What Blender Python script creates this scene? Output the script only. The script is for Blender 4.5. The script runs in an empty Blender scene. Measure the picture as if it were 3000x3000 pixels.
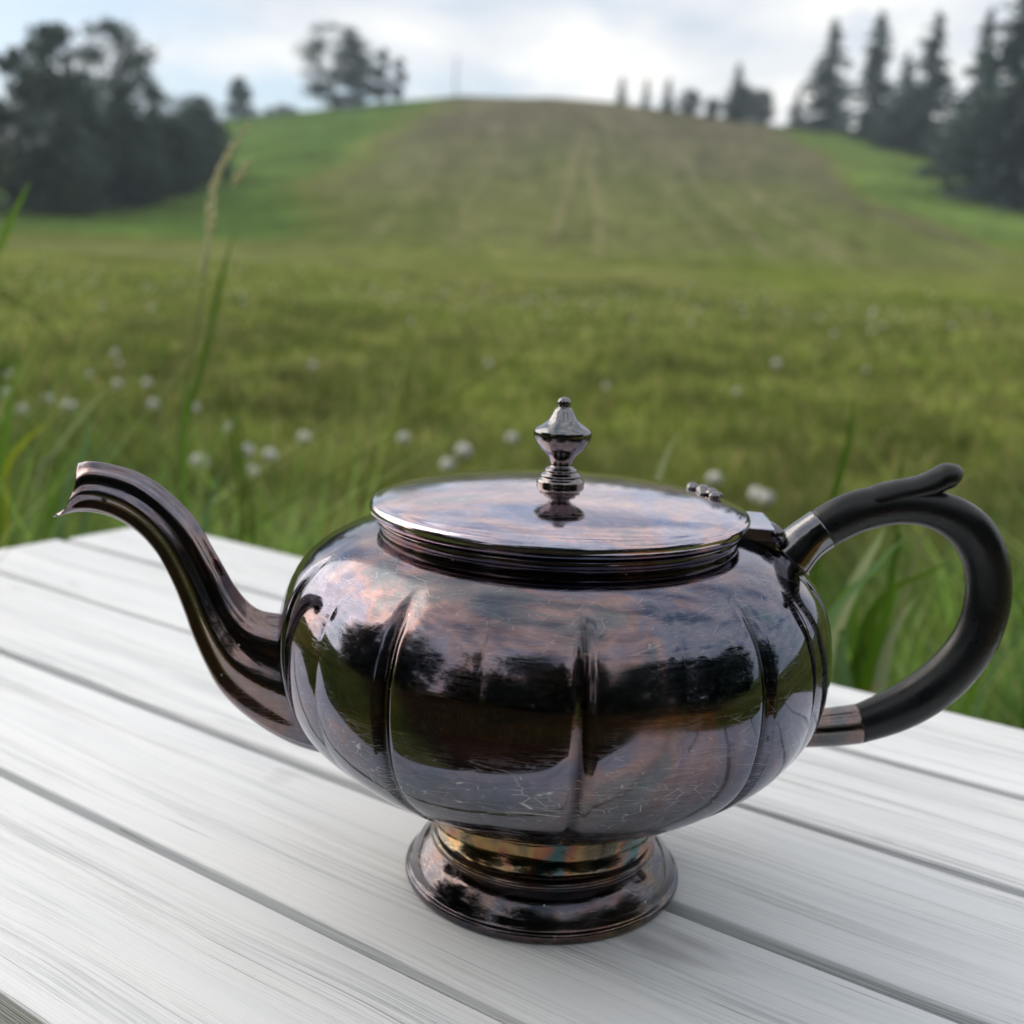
import bpy, math, random
import numpy as np
from mathutils import Matrix, Vector
random.seed(7)
rng = np.random.default_rng(7)
PI = math.pi
sc = bpy.context.scene
col = sc.collection

# ------------------------------------------------------------------ camera
CAM = np.array([0.0, -0.35, 0.19315])
pitch, yaw, roll = 0.20074, -0.04218, 0.04101
cp, sp = math.cos(pitch), math.sin(pitch)
F = Vector((math.sin(yaw) * cp, math.cos(yaw) * cp, -sp))
Rv = F.cross(Vector((0, 0, 1))).normalized()
Uv = Rv.cross(F)
R2 = math.cos(roll) * Rv + math.sin(roll) * Uv
U2 = -math.sin(roll) * Rv + math.cos(roll) * Uv
cd = bpy.data.cameras.new('camera')
cam = bpy.data.objects.new('camera', cd)
col.objects.link(cam)
m3 = Matrix((R2, U2, -F)).transposed()
cam.matrix_world = Matrix.Translation(Vector(CAM)) @ m3.to_4x4()
cd.sensor_width = 36.0
cd.lens = 39.75
cd.clip_start = 0.01
cd.clip_end = 2000
cd.dof.use_dof = True
cd.dof.focus_distance = 0.315
cd.dof.aperture_fstop = 10.5
sc.camera = cam
sc.render.resolution_x = sc.render.resolution_y = 1024

# ------------------------------------------------------------------ render settings
sc.render.engine = 'CYCLES'
sc.cycles.samples = 256
sc.cycles.use_denoising = True
sc.cycles.volume_bounces = 0
sc.cycles.max_bounces = 8
sc.view_settings.view_transform = 'Standard'
sc.view_settings.look = 'None'
sc.view_settings.exposure = 0.42
sc.view_settings.gamma = 1.0
sc.view_settings.use_curve_mapping = False

# ------------------------------------------------------------------ light
SUN_AZ = -66.0      # degrees clockwise from +Y (left of the view)
SUN_EL = 27.0
sa, se = math.radians(SUN_AZ), math.radians(SUN_EL)
sdir = Vector((math.sin(sa) * math.cos(se), math.cos(sa) * math.cos(se), math.sin(se)))
sun = bpy.data.lights.new('sun', 'SUN')
sun.energy = 1.35
sun.angle = math.radians(62)
sun.color = (1.0, 0.93, 0.82)
so = bpy.data.objects.new('sun', sun)
so.rotation_euler = (-sdir).to_track_quat('-Z', 'Y').to_euler()
so.location = (-5, 2, 4)
col.objects.link(so)

W = bpy.data.worlds.new('World')
sc.world = W
W.use_nodes = True
nt = W.node_tree
nt.nodes.clear()
def wn(t): return nt.nodes.new(t)
def wl(a, b): nt.links.new(a, b)
out = wn('ShaderNodeOutputWorld')
sky = wn('ShaderNodeTexSky'); sky.sky_type = 'NISHITA'; sky.sun_disc = False
sky.sun_elevation = se; sky.sun_rotation = sa
bg1 = wn('ShaderNodeBackground'); bg1.inputs[1].default_value = 0.07
wl(sky.outputs[0], bg1.inputs[0])
tc = wn('ShaderNodeTexCoord')
mp = wn('ShaderNodeMapping'); mp.inputs['Scale'].default_value = (1.0, 1.0, 2.6); mp.inputs['Location'].default_value = (0.5, 6.1, 3.3)
wl(tc.outputs['Generated'], mp.inputs[0])
n1 = wn('ShaderNodeTexNoise'); n1.inputs['Scale'].default_value = 3.2; n1.inputs['Detail'].default_value = 5; n1.inputs['Roughness'].default_value = 0.52; n1.inputs['Distortion'].default_value = 0.4
wl(mp.outputs[0], n1.inputs['Vector'])
r1 = wn('ShaderNodeValToRGB'); r1.color_ramp.elements[0].position = 0.36; r1.color_ramp.elements[1].position = 0.50
wl(n1.outputs['Fac'], r1.inputs[0])
n2 = wn('ShaderNodeTexNoise'); n2.inputs['Scale'].default_value = 5.5; n2.inputs['Detail'].default_value = 6
wl(mp.outputs[0], n2.inputs['Vector'])
r2 = wn('ShaderNodeValToRGB')
r2.color_ramp.elements[0].position = 0.3; r2.color_ramp.elements[0].color = (0.56, 0.62, 0.70, 1)
r2.color_ramp.elements[1].position = 0.62; r2.color_ramp.elements[1].color = (0.93, 0.91, 0.88, 1)
wl(n2.outputs['Fac'], r2.inputs[0])
# veil of bright cloud around the hidden sun
dt = wn('ShaderNodeVectorMath'); dt.operation = 'DOT_PRODUCT'; dt.inputs[1].default_value = sdir
wl(tc.outputs['Generated'], dt.inputs[0])
mr = wn('ShaderNodeMapRange'); mr.inputs['From Min'].default_value = 0.62; mr.inputs['From Max'].default_value = 1.0; mr.inputs['To Min'].default_value = 0; mr.inputs['To Max'].default_value = 1
mr.interpolation_type = 'SMOOTHERSTEP'
wl(dt.outputs['Value'], mr.inputs[0])
gl = wn('ShaderNodeMixRGB'); gl.blend_type = 'ADD'
gl.inputs['Color2'].default_value = (1.5, 1.22, 0.98, 1)
ng = wn('ShaderNodeMapRange'); ng.inputs['From Min'].default_value = 0.38; ng.inputs['From Max'].default_value = 0.62; ng.inputs['To Min'].default_value = 0.25
wl(n2.outputs['Fac'], ng.inputs[0])
mm = wn('ShaderNodeMath'); mm.operation = 'MULTIPLY'; wl(mr.outputs[0], mm.inputs[0]); wl(ng.outputs[0], mm.inputs[1])
wl(mm.outputs[0], gl.inputs['Fac']); wl(r2.outputs[0], gl.inputs['Color1'])
bg2 = wn('ShaderNodeBackground'); bg2.inputs[1].default_value = 0.94
wl(gl.outputs[0], bg2.inputs[0])
# blue gap colour: thin cloud over the sky
bg3 = wn('ShaderNodeBackground'); bg3.inputs[0].default_value = (0.50, 0.56, 0.64, 1); bg3.inputs[1].default_value = 0.44
addb = wn('ShaderNodeAddShader'); wl(bg1.outputs[0], addb.inputs[0]); wl(bg3.outputs[0], addb.inputs[1])
mx = wn('ShaderNodeMixShader')
wl(r1.outputs[0], mx.inputs[0]); wl(addb.outputs[0], mx.inputs[1]); wl(bg2.outputs[0], mx.inputs[2])
wl(mx.outputs[0], out.inputs[0])

# ------------------------------------------------------------------ helpers
def tag(o, label=None, cat=None, group=None, kind=None):
    if label: o['label'] = label
    if cat: o['category'] = cat
    if group: o['group'] = group
    if kind: o['kind'] = kind
    return o
def mesh(name, V, Fc, mat=None, smooth=True, cols=None):
    me = bpy.data.meshes.new(name)
    me.from_pydata([tuple(map(float, v)) for v in V], [], [tuple(map(int, f)) for f in Fc])
    if mat: me.materials.append(mat)
    if smooth: me.polygons.foreach_set('use_smooth', [True] * len(me.polygons))
    if cols is not None:
        a = me.color_attributes.new('col', 'FLOAT_COLOR', 'POINT')
        a.data.foreach_set('color', np.asarray(cols, dtype=np.float32).ravel())
    me.update()
    return me
def fast_mesh(name, V, Q, mat, smooth=False, cols=None):
    """V (n,3), Q (m,k) faces all of one size"""
    V = np.asarray(V, np.float32); Q = np.asarray(Q, np.int32)
    me = bpy.data.meshes.new(name)
    me.vertices.add(len(V)); me.vertices.foreach_set('co', V.ravel())
    k = Q.shape[1]
    me.loops.add(Q.size); me.loops.foreach_set('vertex_index', Q.ravel())
    me.polygons.add(len(Q)); me.polygons.foreach_set('loop_start', np.arange(0, Q.size, k, dtype=np.int32))
    me.polygons.foreach_set('use_smooth', np.full(len(Q), smooth))
    me.materials.append(mat)
    if cols is not None:
        a = me.color_attributes.new('col', 'FLOAT_COLOR', 'POINT')
        a.data.foreach_set('color', np.asarray(cols, np.float32).ravel())
    me.update(calc_edges=True)
    me.validate()
    return me
def obj(name, me, parent=None):
    o = bpy.data.objects.new(name, me); col.objects.link(o)
    if parent: o.parent = parent
    return o
def empty(name, loc=(0, 0, 0), rz=0.0):
    o = bpy.data.objects.new(name, None); o.empty_display_size = 0.1
    o.location = loc; o.rotation_euler = (0, 0, rz); col.objects.link(o); return o
def lathe(prof, n=160, rmod=None, closed_top=False, closed_bot=False):
    V, Fc = [], []
    m = len(prof)
    for (r, z) in prof:
        for i in range(n):
            a = 2 * PI * i / n
            rr = r * (rmod(a, r, z) if rmod else 1.0)
            V.append((rr * math.sin(a), -rr * math.cos(a), z))
    for j in range(m - 1):
        for i in range(n):
            k = (i + 1) % n
            Fc.append((j * n + i, j * n + k, (j + 1) * n + k, (j + 1) * n + i))
    if closed_top:
        V.append((0, 0, prof[-1][1])); c = len(V) - 1
        for i in range(n): Fc.append(((m - 1) * n + i, (m - 1) * n + (i + 1) % n, c))
    if closed_bot:
        V.append((0, 0, prof[0][1])); c = len(V) - 1
        for i in range(n): Fc.append(((i + 1) % n, i, c))
    return V, Fc
def catmull(pts, n):
    P = np.array(pts, float); m = len(P)
    T = np.linspace(0, m - 1, n); o = []
    for t in T:
        i = min(int(t), m - 2); f = t - i
        p0 = P[max(i - 1, 0)]; p1 = P[i]; p2 = P[i + 1]; p3 = P[min(i + 2, m - 1)]
        if i == 0: p0 = 2 * p1 - p2
        if i == m - 2: p3 = 2 * p2 - p1
        o.append(0.5 * ((2 * p1) + (-p0 + p2) * f + (2 * p0 - 5 * p1 + 4 * p2 - p3) * f * f + (-p0 + 3 * p1 - 3 * p2 + p3) * f ** 3))
    return np.array(o)
def sweep(C, N, Rn, Rb, B, n=40, caps=True):
    """C centres, N in-plane normals, B fixed binormal, radii along each"""
    V, Fc = [], []
    for c, nn, rn, rb in zip(C, N, Rn, Rb):
        for i in range(n):
            a = 2 * PI * i / n
            V.append(tuple(c + nn * rn * math.sin(a) + B * rb * math.cos(a)))
    for j in range(len(C) - 1):
        for i in range(n):
            k = (i + 1) % n
            Fc.append((j * n + i, j * n + k, (j + 1) * n + k, (j + 1) * n + i))
    if caps:
        Fc.append(tuple(range(n))[::-1]); b = (len(C) - 1) * n; Fc.append(tuple(b + i for i in range(n)))
    return V, Fc
def tube(pts, radii, n=10):
    """general tapered tube through 3-D points"""
    P = [Vector(p) for p in pts]; V, Fc = [], []
    ref = Vector((0.3, 0.9, 0.2)).normalized()
    for j, p in enumerate(P):
        t = (P[min(j + 1, len(P) - 1)] - P[max(j - 1, 0)]).normalized()
        a = t.cross(ref).normalized(); b = t.cross(a)
        for i in range(n):
            w = 2 * PI * i / n
            V.append(tuple(p + (a * math.cos(w) + b * math.sin(w)) * radii[j]))
    for j in range(len(P) - 1):
        for i in range(n):
            k = (i + 1) % n; Fc.append((j * n + i, j * n + k, (j + 1) * n + k, (j + 1) * n + i))
    Fc.append(tuple(range(n))[::-1]); b = (len(P) - 1) * n; Fc.append(tuple(b + i for i in range(n)))
    return V, Fc
def box(x0, x1, y0, y1, z0, z1, bev=0.0):
    if bev <= 0:
        V = [(x, y, z) for x in (x0, x1) for y in (y0, y1) for z in (z0, z1)]
        Fc = [(0, 1, 3, 2), (4, 6, 7, 5), (0, 4, 5, 1), (2, 3, 7, 6), (0, 2, 6, 4), (1, 5, 7, 3)]
        return V, Fc
    import bmesh
    bm = bmesh.new(); bmesh.ops.create_cube(bm, size=1)
    for v in bm.verts:
        v.co = Vector(((x0 + x1) / 2 + v.co.x * (x1 - x0), (y0 + y1) / 2 + v.co.y * (y1 - y0), (z0 + z1) / 2 + v.co.z * (z1 - z0)))
    bmesh.ops.bevel(bm, geom=list(bm.edges), offset=bev, segments=3, profile=0.5, affect='EDGES')
    V = [tuple(v.co) for v in bm.verts]; bm.verts.index_update(); Fc = [tuple(v.index for v in f.verts) for f in bm.faces]
    bm.free(); return V, Fc

class NT:
    def __init__(s, name):
        s.m = bpy.data.materials.new(name); s.m.use_nodes = True; s.t = s.m.node_tree
        s.b = s.t.nodes['Principled BSDF']
    def n(s, t, **kw):
        x = s.t.nodes.new(t)
        for k, v in kw.items():
            if k in x.inputs: x.inputs[k].default_value = v
            else: setattr(x, k, v)
        return x
    def l(s, a, b): s.t.links.new(a, b)
    def ramp(s, src, stops):
        r = s.n('ShaderNodeValToRGB'); e = r.color_ramp.elements
        while len(e) < len(stops): e.new(0.5)
        for i, (p, c) in enumerate(stops):
            e[i].position = p; e[i].color = (c if len(c) == 4 else (*c, 1)) if not isinstance(c, (int, float)) else (c, c, c, 1)
        s.l(src, r.inputs[0]); return r.outputs[0]
    def mix(s, f, a, b, mode='MIX'):
        x = s.n('ShaderNodeMixRGB', blend_type=mode)
        for v, k in ((f, 'Fac'), (a, 'Color1'), (b, 'Color2')):
            if hasattr(v, 'links') or hasattr(v, 'is_output'): s.l(v, x.inputs[k])
            else: x.inputs[k].default_value = v if k == 'Fac' else (*v, 1)
        return x.outputs[0]
    def coords(s, scale=(1, 1, 1), kind='Object', rot=(0, 0, 0), loc=(0, 0, 0)):
        tcn = s.n('ShaderNodeTexCoord'); mpn = s.n('ShaderNodeMapping'); mpn.inputs['Scale'].default_value = scale
        mpn.inputs['Rotation'].default_value = rot; mpn.inputs['Location'].default_value = loc
        s.l(tcn.outputs[kind], mpn.inputs[0]); return mpn.outputs[0]
    def noise(s, vec, scale, detail=4, rough=0.5, dist=0.0):
        x = s.n('ShaderNodeTexNoise'); x.inputs['Scale'].default_value = scale; x.inputs['Detail'].default_value = detail
        x.inputs['Roughness'].default_value = rough; x.inputs['Distortion'].default_value = dist
        s.l(vec, x.inputs['Vector']); return x.outputs['Fac']

# ------------------------------------------------------------------ materials
def m_silver(name, tone=1.0, warm=0.0, scratch=1.0, grey=.34):
    k = NT(name); b = k.b
    b.inputs['Metallic'].default_value = 1.0
    v = k.coords()
    base = k.noise(v, 17, 7, 0.62, 1.0)
    c = k.ramp(base, [(0.32, (0.060 * tone, 0.125 * tone, 0.150 * tone)), (0.40, (0.105 * tone, 0.120 * tone, 0.160 * tone)),
                      (0.49, (0.150 * tone, 0.140 * tone, 0.185 * tone)), (0.56, (0.235 * tone, 0.155 * tone, 0.150 * tone)), (0.61, (0.150 * tone, 0.135 * tone, 0.145 * tone)), (0.72, (0.095 * tone, 0.130 * tone, 0.145 * tone))])
    c = k.mix(grey, c, (0.135 * tone, 0.132 * tone, 0.130 * tone))
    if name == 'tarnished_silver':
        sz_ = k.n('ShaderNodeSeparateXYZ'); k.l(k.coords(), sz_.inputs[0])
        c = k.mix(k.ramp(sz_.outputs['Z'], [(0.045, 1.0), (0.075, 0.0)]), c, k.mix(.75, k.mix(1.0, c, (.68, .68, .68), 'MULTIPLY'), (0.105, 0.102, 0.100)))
    if name == 'tarnished_silver':
        gv = k.n('ShaderNodeVertexColor', layer_name='col')
        c = k.mix(1.0, c, gv.outputs[0], 'MULTIPLY')
    fine = k.noise(k.coords((1, 1, 1.6)), 130, 5, 0.7, 0.5)
    fr = k.ramp(fine, [(0.35, 0.86), (0.7, 1.14)])
    c = k.mix(1.0, c, fr, 'MULTIPLY')
    if warm > 0:
        w = k.ramp(k.noise(v, 34, 3, 0.5, 1.5), [(0.38, (0.10, 0.09, 0.05)), (0.47, (0.30, 0.19, 0.06)), (0.54, (0.26, 0.09, 0.04)), (0.62, (0.04, 0.09, 0.085))])
        if 'foot' in name:
            zf = k.n('ShaderNodeSeparateXYZ'); k.l(k.coords(), zf.inputs[0])
            wf = k.ramp(zf.outputs['Z'], [(0.0125, .10), (0.0165, 1.0)])
            lf = k.ramp(k.noise(k.coords(loc=(.2, .1, 0)), 25, 3, 0.6, 1.0), [(0.50, 0.0), (0.62, .5)])
            wf = k.mix(1.0, wf, lf, 'LIGHTEN')
            c = k.mix(wf, c, k.mix(warm, c, w))
        else:
            c = k.mix(warm, c, w)
    # scratches: thin ridges of stretched, warped noise in several directions, and fine hairlines
    tot = None
    for i, (sx, sy, sz, rz, sc_, wd, lo) in enumerate([(1, 2, 14, 0.4, 20, 0.010, 0.54), (3, 1, 16, 1.9, 16, 0.008, 0.56), (1, 3, 20, 1.1, 30, 0.010, 0.50), (2, 1, 26, 2.6, 34, 0.012, 0.52), (2, 2, 5, 0.2, 34, 0.012, 0.60)]):
        vv = k.coords((sx, sy, sz), rot=(0.9 * i - .6, 0.8 * rz, rz), loc=(i * 0.7, 0.3 * i, 0))
        vor = k.n('ShaderNodeTexVoronoi', feature='DISTANCE_TO_EDGE'); vor.inputs['Scale'].default_value = sc_ * 1.6; k.l(vv, vor.inputs['Vector'])
        line = k.ramp(vor.outputs['Distance'], [(0.0, 1.0), (wd * .6, 0.5), (wd * 1.2, 0.0)])
        mask = k.ramp(k.noise(k.coords(loc=(i * 1.3, 0.2, i)), 70, 4, 0.65), [(lo - .035, 0.0), (lo + 0.03, 1.0)])
        ln = k.mix(1.0, line, mask, 'MULTIPLY')
        tot = ln if tot is None else k.mix(1.0, tot, ln, 'LIGHTEN')
    lowz = k.n('ShaderNodeSeparateXYZ'); k.l(k.coords(), lowz.inputs[0])
    zr = k.ramp(lowz.outputs['Z'], [(0.030, 1.0), (0.062, 0.75), (0.085, 0.26)])
    tot = k.mix(1.0, tot, zr, 'MULTIPLY')
    sm_ = k.mix(min(1, scratch * 0.85), (0, 0, 0), tot)
    c2 = k.mix(sm_, c, (0.70, 0.69, 0.66))
    # specks: pits and pale water spots
    vo = k.n('ShaderNodeTexVoronoi'); vo.inputs['Scale'].default_value = 95; k.l(v, vo.inputs['Vector'])
    sel = k.ramp(vo.outputs['Color'], [(0.80, 0.0), (0.81, 1.0)])
    dot = k.ramp(vo.outputs['Distance'], [(0.07, 1.0), (0.10, 0.0)])
    dk = k.mix(1.0, sel, dot, 'MULTIPLY')
    c2 = k.mix(dk, c2, (0.015, 0.014, 0.013))
    vo2 = k.n('ShaderNodeTexVoronoi'); vo2.inputs['Scale'].default_value = 150; k.l(k.coords(loc=(0.3, 1.1, 0.5)), vo2.inputs['Vector'])
    sel2 = k.ramp(vo2.outputs['Color'], [(0.72, 0.0), (0.74, 1.0)])
    dot2 = k.ramp(vo2.outputs['Distance'], [(0.04, 1.0), (0.06, 0.0)])
    lt = k.mix(1.0, sel2, dot2, 'MULTIPLY')
    c2 = k.mix(lt, c2, (0.72, 0.72, 0.70))
    k.l(c2, b.inputs['Base Color'])
    b.inputs['Specular Tint'].default_value = (0.95, 0.96, 1.0, 1)
    rr = k.ramp(k.noise(v, 16, 5, 0.65, 0.4), [(0.38, 0.035), (0.55, 0.09), (0.66, 0.20)])
    rr = k.mix(sm_, rr, (0.40, 0.40, 0.40))
    rr = k.mix(lt, rr, (0.6, 0.6, 0.6))
    k.l(rr, b.inputs['Roughness'])
    bp = k.n('ShaderNodeBump'); bp.inputs['Strength'].default_value = 0.06 if 'foot' in name else 0.14; bp.inputs['Distance'].default_value = 0.0003
    h1 = k.mix(0.5, k.noise(v, 18, 3, 0.5), tot)
    k.l(h1, bp.inputs['Height']); k.l(bp.outputs[0], b.inputs['Normal'])
    return k.m
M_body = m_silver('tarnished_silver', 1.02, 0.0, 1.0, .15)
M_foot = m_silver('tarnished_silver_foot', .58, 0.75, 0.35, .2)
M_lid = m_silver('tarnished_silver_lid', 3.0, 0.0, 0.3, .3)
M_spout = m_silver('tarnished_silver_spout', 1.15, 0.10, 0.3, .25)
M_knob = m_silver('tarnished_silver_knob', 1.5, 0.0, 0.3, .8)

k = NT('black_handle'); b = k.b
c = k.ramp(k.noise(k.coords((1, 1, 1)), 30, 5, 0.6), [(0.3, (0.004, 0.0045, 0.0055)), (0.7, (0.010, 0.011, 0.012))])
k.l(c, b.inputs['Base Color'])
k.l(k.ramp(k.noise(k.coords((1, 1, 1)), 75, 6, 0.7), [(0.32, 0.20), (0.68, 0.44)]), b.inputs['Roughness']); b.inputs['Specular IOR Level'].default_value = 0.4
bp = k.n('ShaderNodeBump'); bp.inputs['Strength'].default_value = 0.12; bp.inputs['Distance'].default_value = 0.0003
k.l(k.noise(k.coords(), 900, 3), bp.inputs['Height']); k.l(bp.outputs[0], b.inputs['Normal'])
M_black = k.m

def m_plank(name, seed):
    k = NT(name); b = k.b
    L = (seed * 1.37, seed * 0.61, seed * 0.23)
    # slow wander of the grain so the lines are not ruler straight
    wob = k.noise(k.coords((1.6, 5, 5), loc=L), 3.0, 2, 0.5)
    vec = k.coords((1, 1, 1), loc=L)
    cb = k.n('ShaderNodeCombineXYZ'); ml = k.n('ShaderNodeMath', operation='MULTIPLY'); ml.inputs[1].default_value = 0.012
    k.l(wob, ml.inputs[0]); k.l(ml.outputs[0], cb.inputs['Y'])
    ad = k.n('ShaderNodeVectorMath', operation='ADD'); k.l(vec, ad.inputs[0]); k.l(cb.outputs[0], ad.inputs[1])
    def st(sx, sy, scale, det, rough=0.55):
        mpn = k.n('ShaderNodeMapping'); mpn.inputs['Scale'].default_value = (sx, sy, sy); k.l(ad.outputs[0], mpn.inputs[0])
        return k.noise(mpn.outputs[0], scale, det, rough)
    g1 = st(1.0, 72, 7, 3)         # ~3 mm grooves
    g2 = st(2.0, 210, 7, 2)        # fine lines
    g3 = st(1.2, 14, 5, 4, 0.6)    # broad tone bands
    zone = k.ramp(st(0.8, 8, 4, 2), [(0.40, 0.22), (0.60, 1.0)])
    h = k.mix(0.5, k.ramp(g1, [(0.34, 0.0), (0.5, 0.75), (0.7, 1.0)]), g2)
    hz = k.mix(zone, (0.6, 0.6, 0.6), h)
    base = k.ramp(g3, [(0.3, (0.80, 0.825, 0.85)), (0.5, (0.855, 0.87, 0.885)), (0.7, (0.88, 0.89, 0.90))])
    lines = k.mix(1.0, k.ramp(g1, [(0.30, (0.66, 0.67, 0.69)), (0.42, (0.90, 0.905, 0.91)), (0.52, (1, 1, 1))]), k.ramp(g2, [(0.34, (0.84, 0.84, 0.85)), (0.50, (1, 1, 1))]), 'MULTIPLY')
    c = k.mix(zone, base, k.mix(1.0, base, lines, 'MULTIPLY'))
    rare = k.ramp(st(1.0, 60, 9, 2), [(0.24, 1.0), (0.29, 0.0)])
    c = k.mix(rare, c, (0.40, 0.38, 0.38))
    kn = k.ramp(k.noise(k.coords((7, 26, 26), loc=L), 1.5, 2, 0.5), [(0.245, 1.0), (0.30, 0.0)])
    c = k.mix(kn, c, (0.56, 0.56, 0.58))
    k.l(c, b.inputs['Base Color'])
    b.inputs['Roughness'].default_value = 0.42
    b.inputs['Specular IOR Level'].default_value = 0.4
    bp = k.n('ShaderNodeBump'); bp.inputs['Strength'].default_value = 1.0; bp.inputs['Distance'].default_value = 0.0010
    k.l(hz, bp.inputs['Height']); k.l(bp.outputs[0], b.inputs['Normal'])
    return k.m
k = NT('bare_bench_wood'); k.l(k.ramp(k.noise(k.coords((3, 60, 60)), 4, 4), [(0.3, (0.34, 0.33, 0.31)), (0.7, (0.48, 0.46, 0.44))]), k.b.inputs['Base Color']); k.b.inputs['Roughness'].default_value = 0.7
M_frame = k.m

def m_vcol(name, rough=0.75, trans=0.0, noise=None, bump=None, spec=0.2):
    k = NT(name); b = k.b
    a = k.n('ShaderNodeVertexColor', layer_name='col'); c = a.outputs[0]
    if noise:
        for (scale, lo, hi, vs) in noise:
            f = k.ramp(k.noise(k.coords(vs), scale, 5, 0.6), [(0.3, lo), (0.7, hi)])
            c = k.mix(1.0, c, f, 'MULTIPLY')
    k.l(c, b.inputs['Base Color']); b.inputs['Roughness'].default_value = rough
    b.inputs['Specular IOR Level'].default_value = spec
    if trans > 0:
        tr = k.n('ShaderNodeBsdfTranslucent'); k.l(c, tr.inputs['Color'])
        ms = k.n('ShaderNodeMixShader'); ms.inputs[0].default_value = trans
        k.l(b.outputs[0], ms.inputs[1]); k.l(tr.outputs[0], ms.inputs[2])
        k.l(ms.outputs[0], k.t.nodes['Material Output'].inputs['Surface'])
    if bump:
        bp = k.n('ShaderNodeBump'); bp.inputs['Strength'].default_value = 0.8; bp.inputs['Distance'].default_value = bump[1]
        k.l(k.noise(k.coords(), bump[0], 5, 0.6), bp.inputs['Height']); k.l(bp.outputs[0], b.inputs['Normal'])
    return k.m
M_grass = m_vcol('grass_blade', 0.6, 0.35)
M_leaf = m_vcol('tree_foliage', 0.8, 0.35)
M_ground = m_vcol('meadow_ground', 0.95, 0, noise=[(0.35, 0.78, 1.2, (1, 0.45, 1)), (1.2, 0.74, 1.26, (1, 0.35, 1)), (5.0, 0.66, 1.34, (1, 0.5, 1))], bump=(6, 0.05), spec=0.0)
k = NT('bark'); k.l(k.ramp(k.noise(k.coords((6, 6, 1)), 3, 4), [(0.3, (0.045, 0.035, 0.03)), (0.7, (0.11, 0.085, 0.07))]), k.b.inputs['Base Color']); k.b.inputs['Roughness'].default_value = 0.9
M_bark = k.m
k = NT('seed_down'); k.l(k.ramp(k.noise(k.coords(), 400, 3), [(0.3, (0.62, 0.62, 0.58)), (0.7, (0.85, 0.85, 0.82))]), k.b.inputs['Base Color']); k.b.inputs['Roughness'].default_value = 0.9
M_down = k.m
k = NT('dandelion_stem'); k.l(k.ramp(k.noise(k.coords(), 30, 3), [(0.3, (0.12, 0.14, 0.05)), (0.7, (0.2, 0.17, 0.08))]), k.b.inputs['Base Color'])
M_stem = k.m
k = NT('pale_seed_husk'); k.l(k.ramp(k.noise(k.coords(), 120, 3), [(0.3, (0.66, 0.68, 0.40)), (0.7, (0.85, 0.80, 0.56))]), k.b.inputs['Base Color']); k.b.inputs['Roughness'].default_value = 0.8
M_husk = k.m
k = NT('weathered_post'); k.l(k.ramp(k.noise(k.coords(), 3, 3), [(0.3, (0.12, 0.12, 0.12)), (0.7, (0.2, 0.2, 0.2))]), k.b.inputs['Base Color'])
M_post = k.m

# ------------------------------------------------------------------ terrain
CRA = [-36.6,-30.8,-26.6,-22.1,-17.4,-14.9,-12.5,-10.0,-7.5,-5.8,-1.1,1.5,4.0,7.8,10.3,12.7,15.1,17.0,18.7,20.6,24.3,30.4]
CRE = [1.51,2.99,4.43,5.64,6.68,7.2,7.59,8.03,8.35,8.55,8.69,8.59,8.34,7.94,7.6,7.4,7.1,6.7,6.3,5.8,4.8,3.2]
CA = np.concatenate([[-180, -90, -60], CRA, [50, 90, 180]])
CE = np.concatenate([[.5, 1., 2.], CRE, [1.2, 1, .5]])
GZ = -0.45
def sm(t): t = np.clip(t, 0, 1); return t * t * (3 - 2 * t)
def polar(x, y):
    return np.hypot(x, y + .35), np.degrees(np.arctan2(x, y + .35))
def terrain(x, y):
    r, ph = polar(x, y)
    e = np.interp(ph, CA, CE); Rc = 120
    fr = 1 - sm((abs(ph) - 40) / 40)
    eb = 1.1 * fr
    u = np.clip((r - 40) / (Rc - 40), 0, 1)
    eps = eb + (e - eb) * (1 - (1 - u) ** 1.6)
    z40 = GZ + (.643 + 40 * np.tan(np.radians(eb))) * fr
    zn = GZ + (z40 - GZ) * np.clip((r - 5) / 35, 0, 1) ** 1.5
    zf = z40 + (r * np.tan(np.radians(eps)) - 40 * np.tan(np.radians(eb)))
    zc = z40 + Rc * np.tan(np.radians(e)) - 40 * np.tan(np.radians(eb)) - np.clip(r - Rc, 0, 1e9) * .02
    return np.where(r < 40, zn, np.where(r < Rc, zf, zc))
def vnoise(x, y, s, seed=0):
    """cheap smooth value noise"""
    x = np.asarray(x) / s; y = np.asarray(y) / s
    xi = np.floor(x).astype(np.int64); yi = np.floor(y).astype(np.int64); fx = x - xi; fy = y - yi
    fx = fx * fx * (3 - 2 * fx); fy = fy * fy * (3 - 2 * fy)
    def h(a, b_):
        n = (a * 374761393 + b_ * 668265263 + seed * 1442695) & 0x7fffffff
        n = ((n ^ (n >> 13)) * 1274126177) & 0x7fffffff
        return ((n ^ (n >> 16)) & 0xffff) / 65535.0
    return (h(xi, yi) * (1 - fx) + h(xi + 1, yi) * fx) * (1 - fy) + (h(xi, yi + 1) * (1 - fx) + h(xi + 1, yi + 1) * fx) * fy
G_near = np.array([0.118, 0.156, 0.024]); G_green = np.array([0.060, 0.118, 0.022]); G_tan = np.array([0.138, 0.132, 0.078])
G_brown = np.array([0.145, 0.120, 0.085]); G_fresh = np.array([0.120, 0.185, 0.045]); G_soil = np.array([0.034, 0.024, 0.018])
def lerp(a, b_, t): t = np.asarray(t)[..., None]; return a * (1 - t) + b_ * t
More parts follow.
